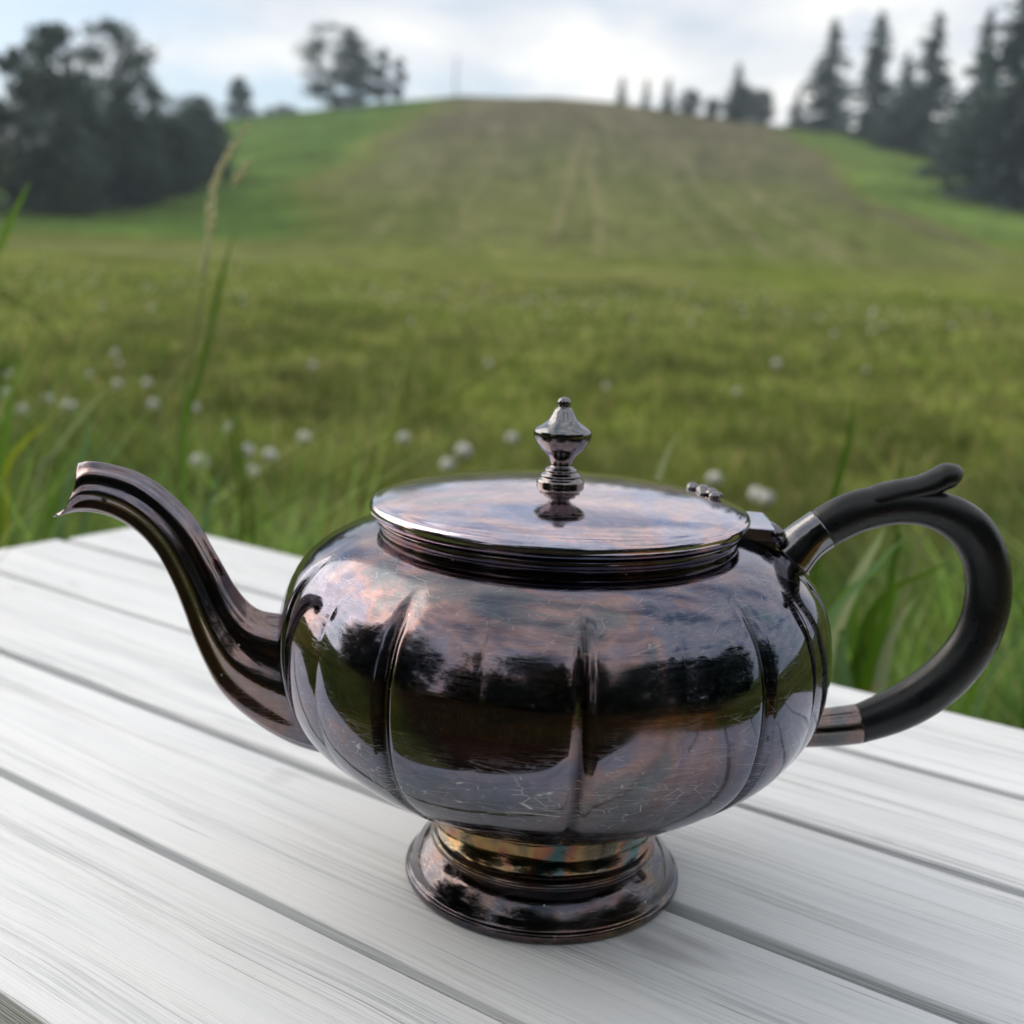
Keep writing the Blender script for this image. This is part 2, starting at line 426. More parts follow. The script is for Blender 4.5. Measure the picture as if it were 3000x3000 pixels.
def ground_col(x, y):
    r, ph = polar(x, y)
    n1_ = vnoise(x, y * .5, 2.2, 1); n2_ = vnoise(x, y * .4, 7, 2); n3_ = vnoise(x * .5, y, 14, 3)
    c = lerp(G_near, np.array([0.165, 0.178, 0.050]), sm(n1_ * .6 + n2_ * .7 - .15))
    # pale bands of gone-to-seed grass across the level field
    band = np.exp(-((r - 17 - 2.5 * n3_) / 1.3) ** 2) * sm(n2_ * 2 - .3) + .4 * np.exp(-((r - 31 - 5 * n3_) / 2.5) ** 2) * n1_ + .7 * np.exp(-((r - 12) / .9) ** 2) * n1_
    c = lerp(c, np.array([0.25, 0.255, 0.125]), np.clip(band, 0, 1) * .4)
    tf = sm((vnoise(x, y * .45, .55, 15) * .6 + vnoise(x, y * .5, 1.7, 16) * .5 - .50) * 4)
    c = lerp(c, np.array([0.235, 0.215, 0.085]), tf * .45 * np.clip(1.2 - r / 45, 0, 1))
    dk_ = sm((vnoise(x + 5, y * .45, .8, 17) * .6 + vnoise(x, y * .4, 3.1, 18) * .5 - .55) * 4)
    c = c * (1 - .38 * dk_ * np.clip(1.2 - r / 60, 0, 1))[..., None]
    lft = sm((-x - .1) / 1.2) * sm((6 - r) / 4)
    c = lerp(c, np.array([0.062, 0.105, 0.024]), lft * .6)
    # mown brownish piste up the middle of the hill
    pl = np.interp(r, [38, 44, 50, 57, 66, 78, 93, 112, 130], [-24, -12, -11.5, -12.5, -12.5, -10, -7.6, -6, -6])
    pr = np.interp(r, [45, 53, 63, 70, 91, 118, 130], [22, 19, 15.6, 13.2, 10.9, 8, 8])
    w = 2.0; jit = (vnoise(x, y, 6, 14) - .5) * 1.6; pl = pl + jit; pr = pr + jit * .5
    inside = sm((ph - pl) / w / 2 + .5) * sm((pr - ph) / w / 2 + .5)
    hill = .40 * sm((r - 36) / 14) + .56 * sm((r - 50) / 45)
    tanc = lerp(G_tan * .88, G_brown, sm((r - 70) / 40))
    tanc = tanc * (0.80 + 0.4 * vnoise(ph * 2.2 + r * .05, r * .10, 1.0, 5))[..., None]
    c = lerp(c, tanc, inside * hill * (.72 + .28 * vnoise(x, y, 9, 6)))
    # uphill wheel tracks
    for (ra, pa, am, wd) in (([42, 57, 71, 95], [-1.0, -.58, -.15, .3], .85, .16), ([42, 57, 71, 95], [1.35, 1.23, .62, .9], .85, .17), ([41, 55, 66, 90], [10.3, 8.2, 6.3, 4.5], .55, .3), ([41, 55, 66, 90], [7.5, 6.0, 4.6, 3.4], .35, .25), ([41, 55, 66, 90], [13.5, 11.2, 8.9, 7.0], .45, .35), ([41, 60, 90], [-6, -5, -3], .3, .25), ([41, 60, 90], [-10.5, -8, -5], .25, .3)):
        p_ = np.interp(r, ra, pa); t = .75 * np.exp(-((ph - p_) / wd) ** 2) * sm((r - 38) / 10) * (1 - sm((r - 75) / 25))
        c = lerp(c, np.array([0.25, 0.215, 0.125]), t * am)
    # brown verge line on the right of the piste, lush strips either side
    c = lerp(c, G_brown, np.exp(-((ph - pr) / .9) ** 2) * sm((r - 44) / 14) * .55)
    outR = sm((ph - pr - .6) / 1.6) * sm((r - 48) / 14) * .8; outL = sm((pl - ph) / 3.0) * sm((r - 39) / 7) * .85
    c = lerp(c, G_fresh * (0.8 + .45 * vnoise(x, y, 5, 8))[..., None], outR)
    c = lerp(c, np.array([0.080, 0.150, 0.034]) * (0.8 + .4 * vnoise(x, y, 6, 9))[..., None], outL * .85)
    c = lerp(c, np.array([.15, .16, .07]), np.exp(-((r - 33) / 2.5) ** 2) * sm((-ph - 8) / 8) * .5)
    c = lerp(c, np.array([.33, .17, .05]), np.exp(-((ph - 122) / 13) ** 2) * sm((r - .9) / .4) * sm((2.9 - r) / .5) * .9) if 0 else c
    back = sm((abs(ph) - 95) / 25) * (r < 400)
    c = lerp(c, G_soil, back * sm((14 - r) / 5)); c = lerp(c, np.array([.34, .17, .05]), np.exp(-((ph - 122) / 13) ** 2) * sm((r - .9) / .4) * sm((2.9 - r) / .5) * .9); c = lerp(c, np.array([.05, .07, .02]), back * sm((r - 11) / 4))
    return c
def polar_grid(phs, rs):
    P, Rr = np.meshgrid(phs, rs); a = np.radians(P); x = Rr * np.sin(a); y = Rr * np.cos(a) - .35
    return x, y
phs = np.concatenate([np.arange(-180, -34, 3.0), np.arange(-34, 34, 0.16), np.arange(34, 180.1, 3.0)])
phs[-1] = 180.0
rs = np.concatenate([[0.02], np.linspace(.5, 8, 26), np.geomspace(8.5, 40, 70), np.linspace(40.7, 122, 150), [130, 150, 200, 300, 450, 700]])
gx, gy = polar_grid(phs, rs)
gz = terrain(gx, gy)
gz = gz + (vnoise(gx, gy, 3.1, 11) - .5) * .10 * np.clip((np.hypot(gx, gy) - 10) / 30, 0, 1) + (vnoise(gx, gy, 11, 12) - .5) * .35 * np.clip((np.hypot(gx, gy) - 25) / 40, 0, 1)
nr, npn = gx.shape
idx = np.arange(nr * npn).reshape(nr, npn)
Q = np.stack([idx[:-1, :-1], idx[:-1, 1:], idx[1:, 1:], idx[1:, :-1]], -1).reshape(-1, 4)[:, ::-1]
gc = ground_col(gx, gy); gc4 = np.concatenate([gc, np.ones(gc.shape[:2] + (1,))], -1)
me = fast_mesh('meadow_ground', np.stack([gx, gy, gz], -1).reshape(-1, 3), Q, M_ground, True, gc4.reshape(-1, 4))
tag(obj('meadow_ground', me), 'wide green meadow rising to a broad hill with a brownish mown slope', kind='structure')

# ------------------------------------------------------------------ grass
def blades(n, rlo, rhi, alo, ahi, hscale=1.0, seed=1, keep=None, rpow=None):
    g = np.random.default_rng(seed)
    r = np.exp(g.uniform(np.log(rlo), np.log(rhi), n)) if rpow is None else (g.uniform(rlo ** rpow, rhi ** rpow, n)) ** (1 / rpow)
    a = np.radians(g.uniform(alo, ahi, n)); x = r * np.sin(a); y = r * np.cos(a) - .35
    z = terrain(x, y)
    cl = vnoise(x, y, .25, 20) * .6 + vnoise(x, y, 1.1, 21) * .6
    h = (0.05 + .10 * g.random(n) ** 1.3) * (.28 + 1.1 * cl ** 1.6) * hscale
    w = .0036 * np.maximum(1, r / 2.4) * g.uniform(.7, 1.5, n)
    h = h * np.clip(1.15 - r / 40, .5, 1.15)
    d = g.uniform(0, 2 * PI, n); lean = h * g.uniform(.15, 1.0, n)
    wa = g.uniform(0, 2 * PI, n); wx = np.cos(wa) * w / 2; wy = np.sin(wa) * w / 2
    lx = np.cos(d) * lean; ly = np.sin(d) * lean
    V = np.empty((n, 5, 3))
    V[:, 0] = np.stack([x - wx, y - wy, z - .01], -1); V[:, 1] = np.stack([x + wx, y + wy, z - .01], -1)
    V[:, 2] = np.stack([x + lx * .35 - wx * .8, y + ly * .35 - wy * .8, z + h * .6], -1)
    V[:, 3] = np.stack([x + lx * .35 + wx * .8, y + ly * .35 + wy * .8, z + h * .6], -1)
    V[:, 4] = np.stack([x + lx, y + ly, z + h], -1)
    o = np.arange(n)[:, None] * 5
    T = np.concatenate([o + np.array([0, 1, 3]), o + np.array([0, 3, 2]), o + np.array([2, 3, 4])], 0)
    c = ground_col(x, y)
    t = g.random(n)
    hue = np.where((t < .16)[:, None], np.array([.46, .38, .17]), np.where((t < .45)[:, None], np.array([.085, .165, .018]), np.array([.185, .255, .034])))
    c = c * .68 + hue * .56
    c = c * g.uniform(.55, 1.55, n)[:, None] * (.34 + .6 * vnoise(x, y, .7, 33) + .95 * vnoise(x, y, .16 , 34) ** 1.3)[:, None]
    C5 = np.repeat(np.concatenate([c, np.ones((n, 1))], -1)[:, None], 5, 1).reshape(-1, 4)
    return V.reshape(-1, 3), T, C5
parts = [blades(95000, 1.0, 7.0, -36, 36, 1.0, 1), blades(60000, 6.0, 26, -33, 33, 1.0, 2), blades(14000, .9, 9, 36, 324, 1.0, 3)]
Vs, Ts, Cs, off = [], [], [], 0
for v, t, c in parts:
    Vs.append(v); Ts.append(t + off); Cs.append(c); off += len(v)
me = fast_mesh('meadow_grass', np.concatenate(Vs), np.concatenate(Ts), M_grass, False, np.concatenate(Cs))
tag(obj('meadow_grass', me), 'short olive green meadow grass behind the white bench', 'grass', kind='stuff')
# darker, longer grass just behind the bench
v, t, c = blades(9000, 1.15, 2.3, -36, 36, 1.9, 5)
c = c * np.array([.55, .85, .9, 1]); 
me = fast_mesh('long_grass', v, t, M_grass, False, c)
tag(obj('long_grass', me), 'longer dark green grass growing close behind the white bench', 'grass', kind='stuff')

v, t, c = blades(1700, .95, 1.75, -36, -9, 4.4, 15)
v2, t2, c2 = blades(700, .95, 1.9, 8, 34, 3.2, 16)
c = np.concatenate([c, c2]) * np.array([.95, 1.25, 1.1, 1])
me = fast_mesh('tall_grass', np.concatenate([v, v2]), np.concatenate([t, t2 + len(v)]), M_grass, False, c)
tag(obj('tall_grass', me), 'tangle of tall thin grass blades growing against the far side of the bench', 'grass', kind='stuff')

def blade_part(pts, wmax, colr, parent, name='blade', tip=True):
    C = catmull(pts, 22); n = len(C)
    V, Fc, K = [], [], []
    for i in range(n):
        t = i / (n - 1)
        tg = C[min(i + 1, n - 1)] - C[max(i - 1, 0)]; tg = tg / (np.linalg.norm(tg) + 1e-9)
        view = C[i] - np.array([0.02, -0.2, 0.15]); side = np.cross(tg, view); side /= (np.linalg.norm(side) + 1e-9)
        nn = np.cross(side, tg)
        w = 1.1 * wmax * (min(1, .55 + t * 1.2) if t < .55 else max(.0, 1 - ((t - .55) / .45) ** 1.8)) * .5 + .00015
        V += [tuple(C[i] - side * w + nn * w * .35), tuple(C[i]), tuple(C[i] + side * w + nn * w * .35)]
        s = .8 + .25 * t
        K += [(colr[0] * s * .92, colr[1] * s * .92, colr[2] * s, 1), (colr[0] * s * 1.25, colr[1] * s * 1.15, colr[2] * s * 1.2, 1), (colr[0] * s, colr[1] * s, colr[2] * s, 1)]
    for i in range(n - 1):
        a = i * 3; Fc += [(a, a + 1, a + 4, a + 3), (a + 1, a + 2, a + 5, a + 4)]
    me = mesh(name, V, Fc, M_grass, True, K)
    return obj(name, me, parent)
def rooted(pts, root):
    """prepend a natural curve from the root on the ground up to the first point"""
    p0 = np.array(pts[0]); p1 = np.array(pts[1]); r = np.array(root)
    d = (p0 - p1); d = d / np.linalg.norm(d) * np.linalg.norm(p0 - r) * .35
    mid = (p0 + d) * .6 + r * .4
    return [tuple(r), tuple(mid)] + list(pts)
GR = (.13, .27, .03); YG = (.34, .42, .03); BG = (.15, .27, .11); DG = (.08, .16, .022); PG = (.34, .42, .22); TN = (.30, .22, .12)
def plant(name, label, base, items, group='tall grass plants behind the bench'):
    o = empty(name, base); tag(o, label, 'grass plant', group)
    for (pts, w, c) in items:
        L = [(p[0] - base[0], p[1] - base[1], p[2] - base[2]) for p in rooted(pts, (base[0] + rng.uniform(-.012, .012), base[1] + rng.uniform(-.012, .012), GZ))]
        blade_part(L, w, c, o)
    return o
plant('grass_plant', 'yellow-green arching grass at the far left, rising beside the spout tip', (-.55, .70, GZ), [
 ([(-0.537, .7, -0.045), (-0.532, .7, -0.002), (-0.52, .7, 0.017), (-0.501, .7, 0.035), (-0.483, .7, 0.046)], .0055, YG),
 ([(-0.566, .75, -0.054), (-0.562, .75, 0.001), (-0.554, .75, 0.044), (-0.543, .75, 0.087)], .009, GR),
 ([(-0.60, .72, -0.09), (-0.59, .72, -0.03), (-0.565, .72, 0.02), (-0.535, .72, 0.05)], .007, BG)])
plant('grass_plant', 'drooping green grass whose tips curl over the white dandelions at the left', (-.54, .80, GZ), [
 ([(-0.551, .8, -0.032), (-0.533, .8, -0.005), (-0.516, .8, 0.018), (-0.504, .8, 0.033), (-0.487, .8, 0.052), (-0.475, .8, 0.065), (-0.466, .8, 0.066)], .0032, PG),
 ([(-0.524, .8, -0.056), (-0.505, .8, -0.015), (-0.495, .8, 0.019), (-0.491, .8, 0.041)], .007, BG),
 ([(-0.48, .75, -0.06), (-0.47, .75, -0.016), (-0.455, .75, 0.011), (-0.433, .75, 0.028)], .005, BG),
 ([(-0.53, .78, -0.07), (-0.52, .78, -0.03), (-0.51, .78, 0.005)], .006, GR)])
plant('grass_plant', 'dark grass with a leaf bent down from the left edge of the picture', (-.68, .85, GZ), [
 ([(-0.66, .8, 0.09), (-0.616, .8, 0.145), (-0.582, .8, 0.157), (-0.556, .8, 0.147), (-0.533, .8, 0.13), (-0.513, .8, 0.114)], .008, (.06, .11, .012)),
 ([(-0.618, .85, 0.053), (-0.607, .85, 0.077), (-0.597, .85, 0.089), (-0.585, .85, 0.109)], .008, DG),
 ([(-0.621, .85, 0.155), (-0.604, .85, 0.207), (-0.592, .85, 0.233), (-0.579, .85, 0.257), (-0.567, .85, 0.278)], .006, GR)])
plant('grass_plant', 'upright thin grass straight behind the curve of the spout', (-.36, .76, GZ), [
 ([(-0.38, .75, -0.044), (-0.378, .75, 0.01), (-0.375, .75, 0.063), (-0.372, .75, 0.1)], .007, GR),
 ([(-0.332, .8, -0.075), (-0.337, .8, -0.018), (-0.343, .8, 0.043), (-0.349, .8, 0.092)], .005, (.10, .16, .018)),
 ([(-0.373, .8, -0.077), (-0.366, .8, -0.048), (-0.354, .8, -0.008)], .008, BG),
 ([(-0.30, .72, -0.061), (-0.306, .72, -0.019), (-0.31, .72, 0.028), (-0.312, .72, 0.069)], .005, (.10, .17, .018)),
 ([(-0.41, .74, -0.09), (-0.40, .74, -0.05), (-0.385, .74, -0.02)], .006, BG),
 ([(-0.39, .78, 0.0), (-0.367, .78, 0.092), (-0.351, .78, 0.161), (-0.342, .78, 0.198), (-0.332, .78, 0.229)], .005, DG)])
# the seeded stalk
st = empty('seeding_grass', (-.34, .62, GZ)); tag(st, 'tall slender grass stalk with a pale drooping seed head against the hill', 'grass plant', 'tall grass plants behind the bench')
sp_ = [(-.345, .62, -.45), (-.343, .62, -.22), (-0.338, .62, -0.002), (-0.332, .62, 0.078), (-0.320, .62, 0.134), (-0.311, .62, 0.192), (-0.305, .62, 0.232), (-0.303, .62, 0.258), (-0.292, .62, 0.284), (-0.274, .62, 0.308)]
cc = catmull([(a + .34, b_ - .62, c_ - GZ) for a, b_, c_ in sp_], 40)
V, Fc = tube(cc, np.linspace(.0013, .0004, 40), 6)
o = obj('stem', mesh('stem', V, Fc, M_stem), st)
def seed_head(path, n, spread, parent, lo=0.0):
    C = catmull(path, 60); V, Fc = [], []
    for i in range(n):
        t = lo + (1 - lo) * rng.random(); c0 = C[int(t * 59)]; tg = C[min(int(t * 59) + 1, 59)] - C[max(int(t * 59) - 1, 0)]; tg /= np.linalg.norm(tg)
        off = rng.normal(0, 1, 3); off /= np.linalg.norm(off)
        a = c0 + off * spread * .3 * rng.random(); bb = a + tg * .007 + off * spread * (1.1 - t); w = np.cross(tg, off) * .0017
        k0 = len(V); V += [tuple(a), tuple((a + bb) / 2 + w), tuple(bb), tuple((a + bb) / 2 - w)]; Fc.append((k0, k0 + 1, k0 + 2, k0 + 3))
    obj('seed_head', mesh('seed_head', V, Fc, M_husk), parent)
T_ = lambda L: [(a + .34, b_ - .62, c_ - GZ) for a, b_, c_ in L]
seed_head(T_([(-0.307, .62, 0.222), (-0.303, .62, 0.258), (-0.292, .62, 0.284), (-0.274, .62, 0.310)]), 240, .0048, st)
seed_head(T_([(-0.314, .62, 0.188), (-0.310, .62, 0.205), (-0.306, .62, 0.222)]), 90, .0035, st)
seed_head(T_([(-0.288, .62, 0.262), (-0.282, .62, 0.270), (-0.274, .62, 0.281)]), 70, .004, st)
plant('grass_plant', 'broad-bladed green grass growing behind the bench, framed by the black handle', (.188, .32, GZ), [
 ([(0.150, .32, -0.045), (0.161, .32, -0.021), (0.168, .32, -0.006), (0.174, .32, 0.008), (0.188, .32, 0.027), (0.2, .32, 0.044), (0.21, .32, 0.056)], .0105, BG),
 ([(0.178, .36, -0.05), (0.185, .36, -0.015), (0.194, .36, 0.017), (0.201, .36, 0.035), (0.207, .36, 0.051)], .010, PG),
 ([(0.165, .34, -0.04), (0.174, .34, -0.01), (0.182, .34, 0.011), (0.194, .34, 0.022), (0.207, .34, 0.028)], .008, GR),
 ([(0.190, .33, -0.056), (0.193, .33, -0.026), (0.197, .33, 0.001), (0.21, .33, 0.019), (0.228, .33, 0.029), (0.243, .33, 0.041)], .010, (.075, .155, .012)),
 ([(0.186, .30, -0.07), (0.188, .3, -0.04), (0.192, .3, -0.008), (0.197, .3, 0.017), (0.198, .3, 0.035)], .007, (.085, .19, .012)),
 ([(0.194, .30, -0.07), (0.196, .3, -0.039), (0.199, .3, -0.01), (0.205, .3, 0.009), (0.214, .3, 0.025)], .008, PG),
 ([(0.196, .33, -0.08), (0.195, .33, -0.047), (0.189, .33, -0.021), (0.184, .33, -0.004), (0.187, .33, 0.018)], .009, GR),
 ([(0.185, .32, -0.08), (0.182, .32, -0.046), (0.177, .32, -0.024), (0.18, .32, -0.002)], .009, BG),
 ([(0.187, .29, -0.07), (0.188, .29, -0.045), (0.189, .29, -0.028)], .005, TN)])
plant('grass_plant', 'single pale thin grass blade rising beyond the lid', (.07, .62, GZ), [
 ([(0.072, .62, -0.03), (0.078, .62, 0.004), (0.084, .62, 0.03), (0.092, .62, 0.056), (0.101, .62, 0.073)], .006, PG)])
plant('grass_plant', 'thin upright grass showing just above the black handle', (.21, .50, GZ), [
 ([(0.2, .5, 0.0), (0.206, .5, 0.035), (0.211, .5, 0.067), (0.214, .5, 0.088), (0.214, .5, 0.119)], .006, (.07, .15, .015)),
 ([(0.232, .42, 0.0), (0.231, .42, 0.037), (0.226, .42, 0.052), (0.23, .42, 0.074), (0.229, .42, 0.088)], .005, DG)])
plant('grass_plant', 'pale curved grass tip poking out past the thumb rest of the handle', (.27, .5, GZ), [
 ([(0.275, .5, 0.01), (0.285, .5, 0.035), (0.292, .5, 0.047), (0.3, .5, 0.06), (0.309, .5, 0.068), (0.317, .5, 0.076)], .004, (.24, .27, .12))])
plant('grass_plant', 'low arching dark grass at the right edge beyond the bench corner', (.36, .55, GZ), [
 ([(0.30, .52, -0.12), (0.32, .52, -0.06), (0.345, .52, -0.035), (0.375, .52, -0.045), (0.40, .52, -0.07)], .006, BG),
 ([(0.33, .50, -0.14), (0.345, .5, -0.08), (0.37, .5, -0.04), (0.40, .5, -0.02)], .006, BG),
 ([(0.37, .50, -0.14), (0.37, .5, -0.08), (0.36, .5, -0.04), (0.34, .5, -0.015)], .005, DG),
 ([(0.36, .58, -0.12), (0.38, .58, -0.06), (0.41, .58, -0.01), (0.44, .58, 0.01)], .006, GR)])

# ------------------------------------------------------------------ dandelion clocks
def fib(n):
    i = np.arange(n) + .5; ph = np.arccos(1 - 2 * i / n); th = PI * (1 + 5 ** .5) * i
    return np.stack([np.cos(th) * np.sin(ph), np.sin(th) * np.sin(ph), np.cos(ph)], -1)
V, Fc = [], []
for d in fib(330):
    u_ = np.cross(d, [0.3, .5, .8]); u_ /= np.linalg.norm(u_); w_ = np.cross(d, u_)
    tipc = d * .0165; k0 = len(V)
    V += [tuple(d * .002), tuple(tipc + u_ * .0004), tuple(tipc + w_ * .0004)]; Fc.append((k0, k0 + 1, k0 + 2))
    k0 = len(V)
    for a in (0, 2.1, 4.2): V.append(tuple(tipc + (u_ * math.cos(a) + w_ * math.sin(a)) * .0036 + d * .001 * (a > 1)))
    Fc.append((k0, k0 + 1, k0 + 2))
u0_ = len(V)
for d in fib(60): V.append(tuple(d * .0105))
import mathutils
hull = []
P60 = [Vector(v) for v in V[u0_:]]
for i_, p_ in enumerate(P60):
    near = sorted(range(60), key=lambda j_: (P60[j_] - p_).length)[1:6]
    for a_ in near:
        for b2 in near:
            if a_ < b2 and (P60[a_] - P60[b2]).length < .0062: hull.append((u0_ + i_, u0_ + a_, u0_ + b2))
Fc += hull
me_clock = mesh('seed_clock', V, Fc, M_down, False)
def stem_mesh(h):
    V, Fc = tube([(0, 0, 0), (.004, .002, h * .4), (.006, 0, h * .8), (.004, 0, h)], [.0022, .002, .0018, .0016], 6)
    return mesh('stem', V, Fc, M_stem)
me_stem = stem_mesh(1.0)
DL = [(-2.46, 5.75,'white dandelion clock furthest up the meadow at left, uppermost of the left scatter'), (-2.19, 5.15,'faint dandelion clock just below the uppermost white one at left'), (-2.11, 4.59,'dim dandelion clock left of a brighter pair, above the drooping grass'), (-1.84, 4.22,'dandelion clock directly below the uppermost one at left'), (-1.75, 4.31,'oval dandelion clock right of the vertical pair at left'), (-1.46, 3.6,'bright dandelion clock between the left scatter and the thin upright grass'), (-1.29, 3.55,'dim dandelion clock just right of the thin upright grass blade'), (-1.84, 3.61,'dandelion clock just above left of the brightest pair at left'), (-1.71, 3.45,'bright left half of the touching dandelion pair at the tip of the yellow-green grass'), (-1.68, 3.43,'right half of the touching dandelion pair at the tip of the yellow-green grass'), (-1.77, 3.27,'small bright dandelion clock beside the green grass at the left edge'), (-2.41, 4.45,'small dandelion clock cut close to the left edge, higher one'), (-2.06, 3.72,'elongated dandelion clock at the left edge beside the grass, lower one'), (-1.04, 3.1,'small dim dandelion clock above the spout, between two larger ones'), (-0.91, 2.43,'large round dandelion clock just above the arch of the spout'), (-0.85, 2.66,'small dandelion clock left of the larger one right of the spout arch'), (-0.77, 2.59,'round dandelion clock right of the spout arch, second from the spout'), (-0.76, 2.94,'bright dandelion clock midway between spout and lid'), (-0.75, 2.34,'faint dandelion clock low behind the spout bend'), (-1.32, 5.56,'dandelion clock alone in the upper meadow left of centre'), (-0.44, 6.17,'dandelion clock alone in the upper meadow left of the knob'), (1.36, 7.08,'dandelion clock alone in the upper meadow right of the knob'), (-0.48, 3.03,'small dandelion clock up left of the large one behind the lid'), (-0.28, 2.82,'large round dandelion clock just above the left part of the lid'), (0.4, 2.55,'small dandelion clock peeking above the beads at the lid edge'), (0.47, 2.36,'left of the two touching dandelion clocks behind the lid hinge'), (0.49, 2.31,'right of the two touching dandelion clocks behind the lid hinge'), (-0.3, 2.57,'small dandelion clock half hidden below the large one at the lid'), (-0.16, 3.15,'fuzzy dandelion clock between the large one and the knob'), (0.2, 5.15,'faint dandelion clock above and right of the knob'), (0.83, 5.18,'dim dandelion clock in the meadow right of the knob'), (1.89, 6.9,'faint dandelion clock in the upper meadow above the handle'), (-1.43, 10.01,'tiny pale dandelion clock far up the meadow at left of centre')]
def dandelion(x, y, label, s=1.0, h=.15, parts=True, group='white dandelion clocks in the meadow'):
    z = float(terrain(x, y))
    o = empty('dandelion_clock', (x, y, z), rng.uniform(0, 6)); tag(o, label, 'dandelion', group)
    c = obj('seed_head', me_clock, o); c.location = (.004, 0, h); c.scale = (s, s, s); c.rotation_euler = (rng.uniform(0, 3), rng.uniform(0, 3), 0)
    s_ = obj('stem', me_stem, o); s_.scale = (1, 1, h)
big = {14: 1.25, 17: 1.1, 23: 1.35, 5: 1.1, 8: 1.1, 21: 1.5, 0: 1.2}
for i, (x, y, lab) in enumerate(DL):
    dandelion(x, y, lab, big.get(i, 1.05 if 'faint' not in lab and 'dim' not in lab else .8), .165)
# far ones: only specks in the photograph
far = []
while len(far) < 110:
    r = rng.choice([rng.normal(17, 1.4), rng.normal(17, 1.5), rng.normal(24, 2.5), rng.uniform(11, 22)]); a = rng.uniform(-26, 26)
    if r > 7.5: far.append((r * math.sin(math.radians(a)), r * math.cos(math.radians(a)) - .35, r))
for x, y, r in far:
    z = float(terrain(x, y)); h = .14
    o = obj('dandelion_clock', me_clock); o.location = (x, y, z + h); o.scale = (1.25,) * 3
    tag(o, 'tiny blurred white dandelion clock, one of the specks across the far meadow', 'dandelion', 'far dandelion clocks')

# ------------------------------------------------------------------ trees
def cards(P, D, L, Wd, colr, g):
    n = len(P)
    a = g.normal(0, 1, (n, 3)); s = np.cross(D, a); s /= (np.linalg.norm(s, axis=1, keepdims=True) + 1e-9)
    V = np.empty((n, 4, 3)); w = s * Wd[:, None] / 2; l = D * L[:, None] / 2
    V[:, 0] = P - l; V[:, 1] = P - w; V[:, 2] = P + l; V[:, 3] = P + w
    Qd = np.arange(n * 4).reshape(n, 4)
    C = np.repeat(np.concatenate([colr, np.ones((n, 1))], 1)[:, None], 4, 1)
    return V.reshape(-1, 3), Qd, C.reshape(-1, 4)
def unit(v): return v / (np.linalg.norm(v, axis=-1, keepdims=True) + 1e-9)
def spruce_mesh(seed, H=10.0, Rb=2.4, dens=1.0, lo=.04, col0=(.050, .078, .068)):
    g = np.random.default_rng(seed); P, D, L, Wd = [], [], [], []
    lev = int(24 * dens)
    for j in range(lev):
        z = H * (lo + (1 - lo) * (j / lev) ** .92); t = z / H
        R = Rb * (1 - t) ** .82 * g.uniform(.6, 1.25) + .10
        nb = int(10 - 4 * t)
        for b_ in range(nb):
            a = g.uniform(0, 2 * PI); Rr = R * g.uniform(.55, 1.15); m_ = max(3, int(Rr * 7 * dens))
            s = np.linspace(.1, 1, m_)
            droop = -.28 * Rr * s ** 1.3 + .12 * Rr * s ** 4
            x = np.cos(a) * s * Rr; y = np.sin(a) * s * Rr
            Pb = np.stack([x, y, z + droop], -1)
            for q_ in range(2):
                P.append(Pb + g.normal(0, .09, Pb.shape)); dd = np.stack([np.full(m_, np.cos(a)), np.full(m_, np.sin(a)), np.full(m_, -.35)], -1) + g.normal(0, .45, Pb.shape)
                D.append(unit(dd)); L.append(g.uniform(.3, .62, m_)); Wd.append(g.uniform(.13, .28, m_))
    # leader
    for zz in np.linspace(H * .93, H * 1.02, 8):
        P.append(np.array([[0, 0, zz]])); D.append(unit(g.normal(0, .5, (1, 3)) + [0, 0, 1.2])); L.append(np.array([.4])); Wd.append(np.array([.12]))
    P = np.concatenate(P); D = np.concatenate(D); L = np.concatenate(L); Wd = np.concatenate(Wd)
    c = np.array(col0) * g.uniform(.4, 1.9, (len(P), 1)) * (0.8 + .5 * vnoise(P[:, 0] * 3, P[:, 2] * 3, 1.5, seed))[:, None]
    V, Qd, C = cards(P, D, L, Wd, c, g)
    return fast_mesh('crown', V, Qd, M_leaf, False, C)
def trunk_mesh(H, r0, seed, limbs=5, spread=.25, split=False):
    g = np.random.default_rng(seed); V, Fc = [], []
    def add(pts, rad, n=8):
        v, f = tube(pts, rad, n); o_ = len(V); V.extend(v); Fc.extend([tuple(i + o_ for i in ff) for ff in f])
    p = [(0, 0, -.4), (g.normal(0, .05), g.normal(0, .05), H * .3), (g.normal(0, .12), g.normal(0, .12), H * .6), (g.normal(0, .1), g.normal(0, .1), H * .95)]
    add(p, [r0 * 1.25, r0, r0 * .6, r0 * .12])
    for i in range(limbs):
        z = H * g.uniform(.25, .75); a = g.uniform(0, 6.28); l = H * spread * g.uniform(.6, 1.1)
        add([(0, 0, z), (math.cos(a) * l * .5, math.sin(a) * l * .5, z + l * .35), (math.cos(a) * l, math.sin(a) * l, z + l * .8)], [r0 * .4, r0 * .25, r0 * .08], 6)
    return mesh('trunk', V, Fc, M_bark)
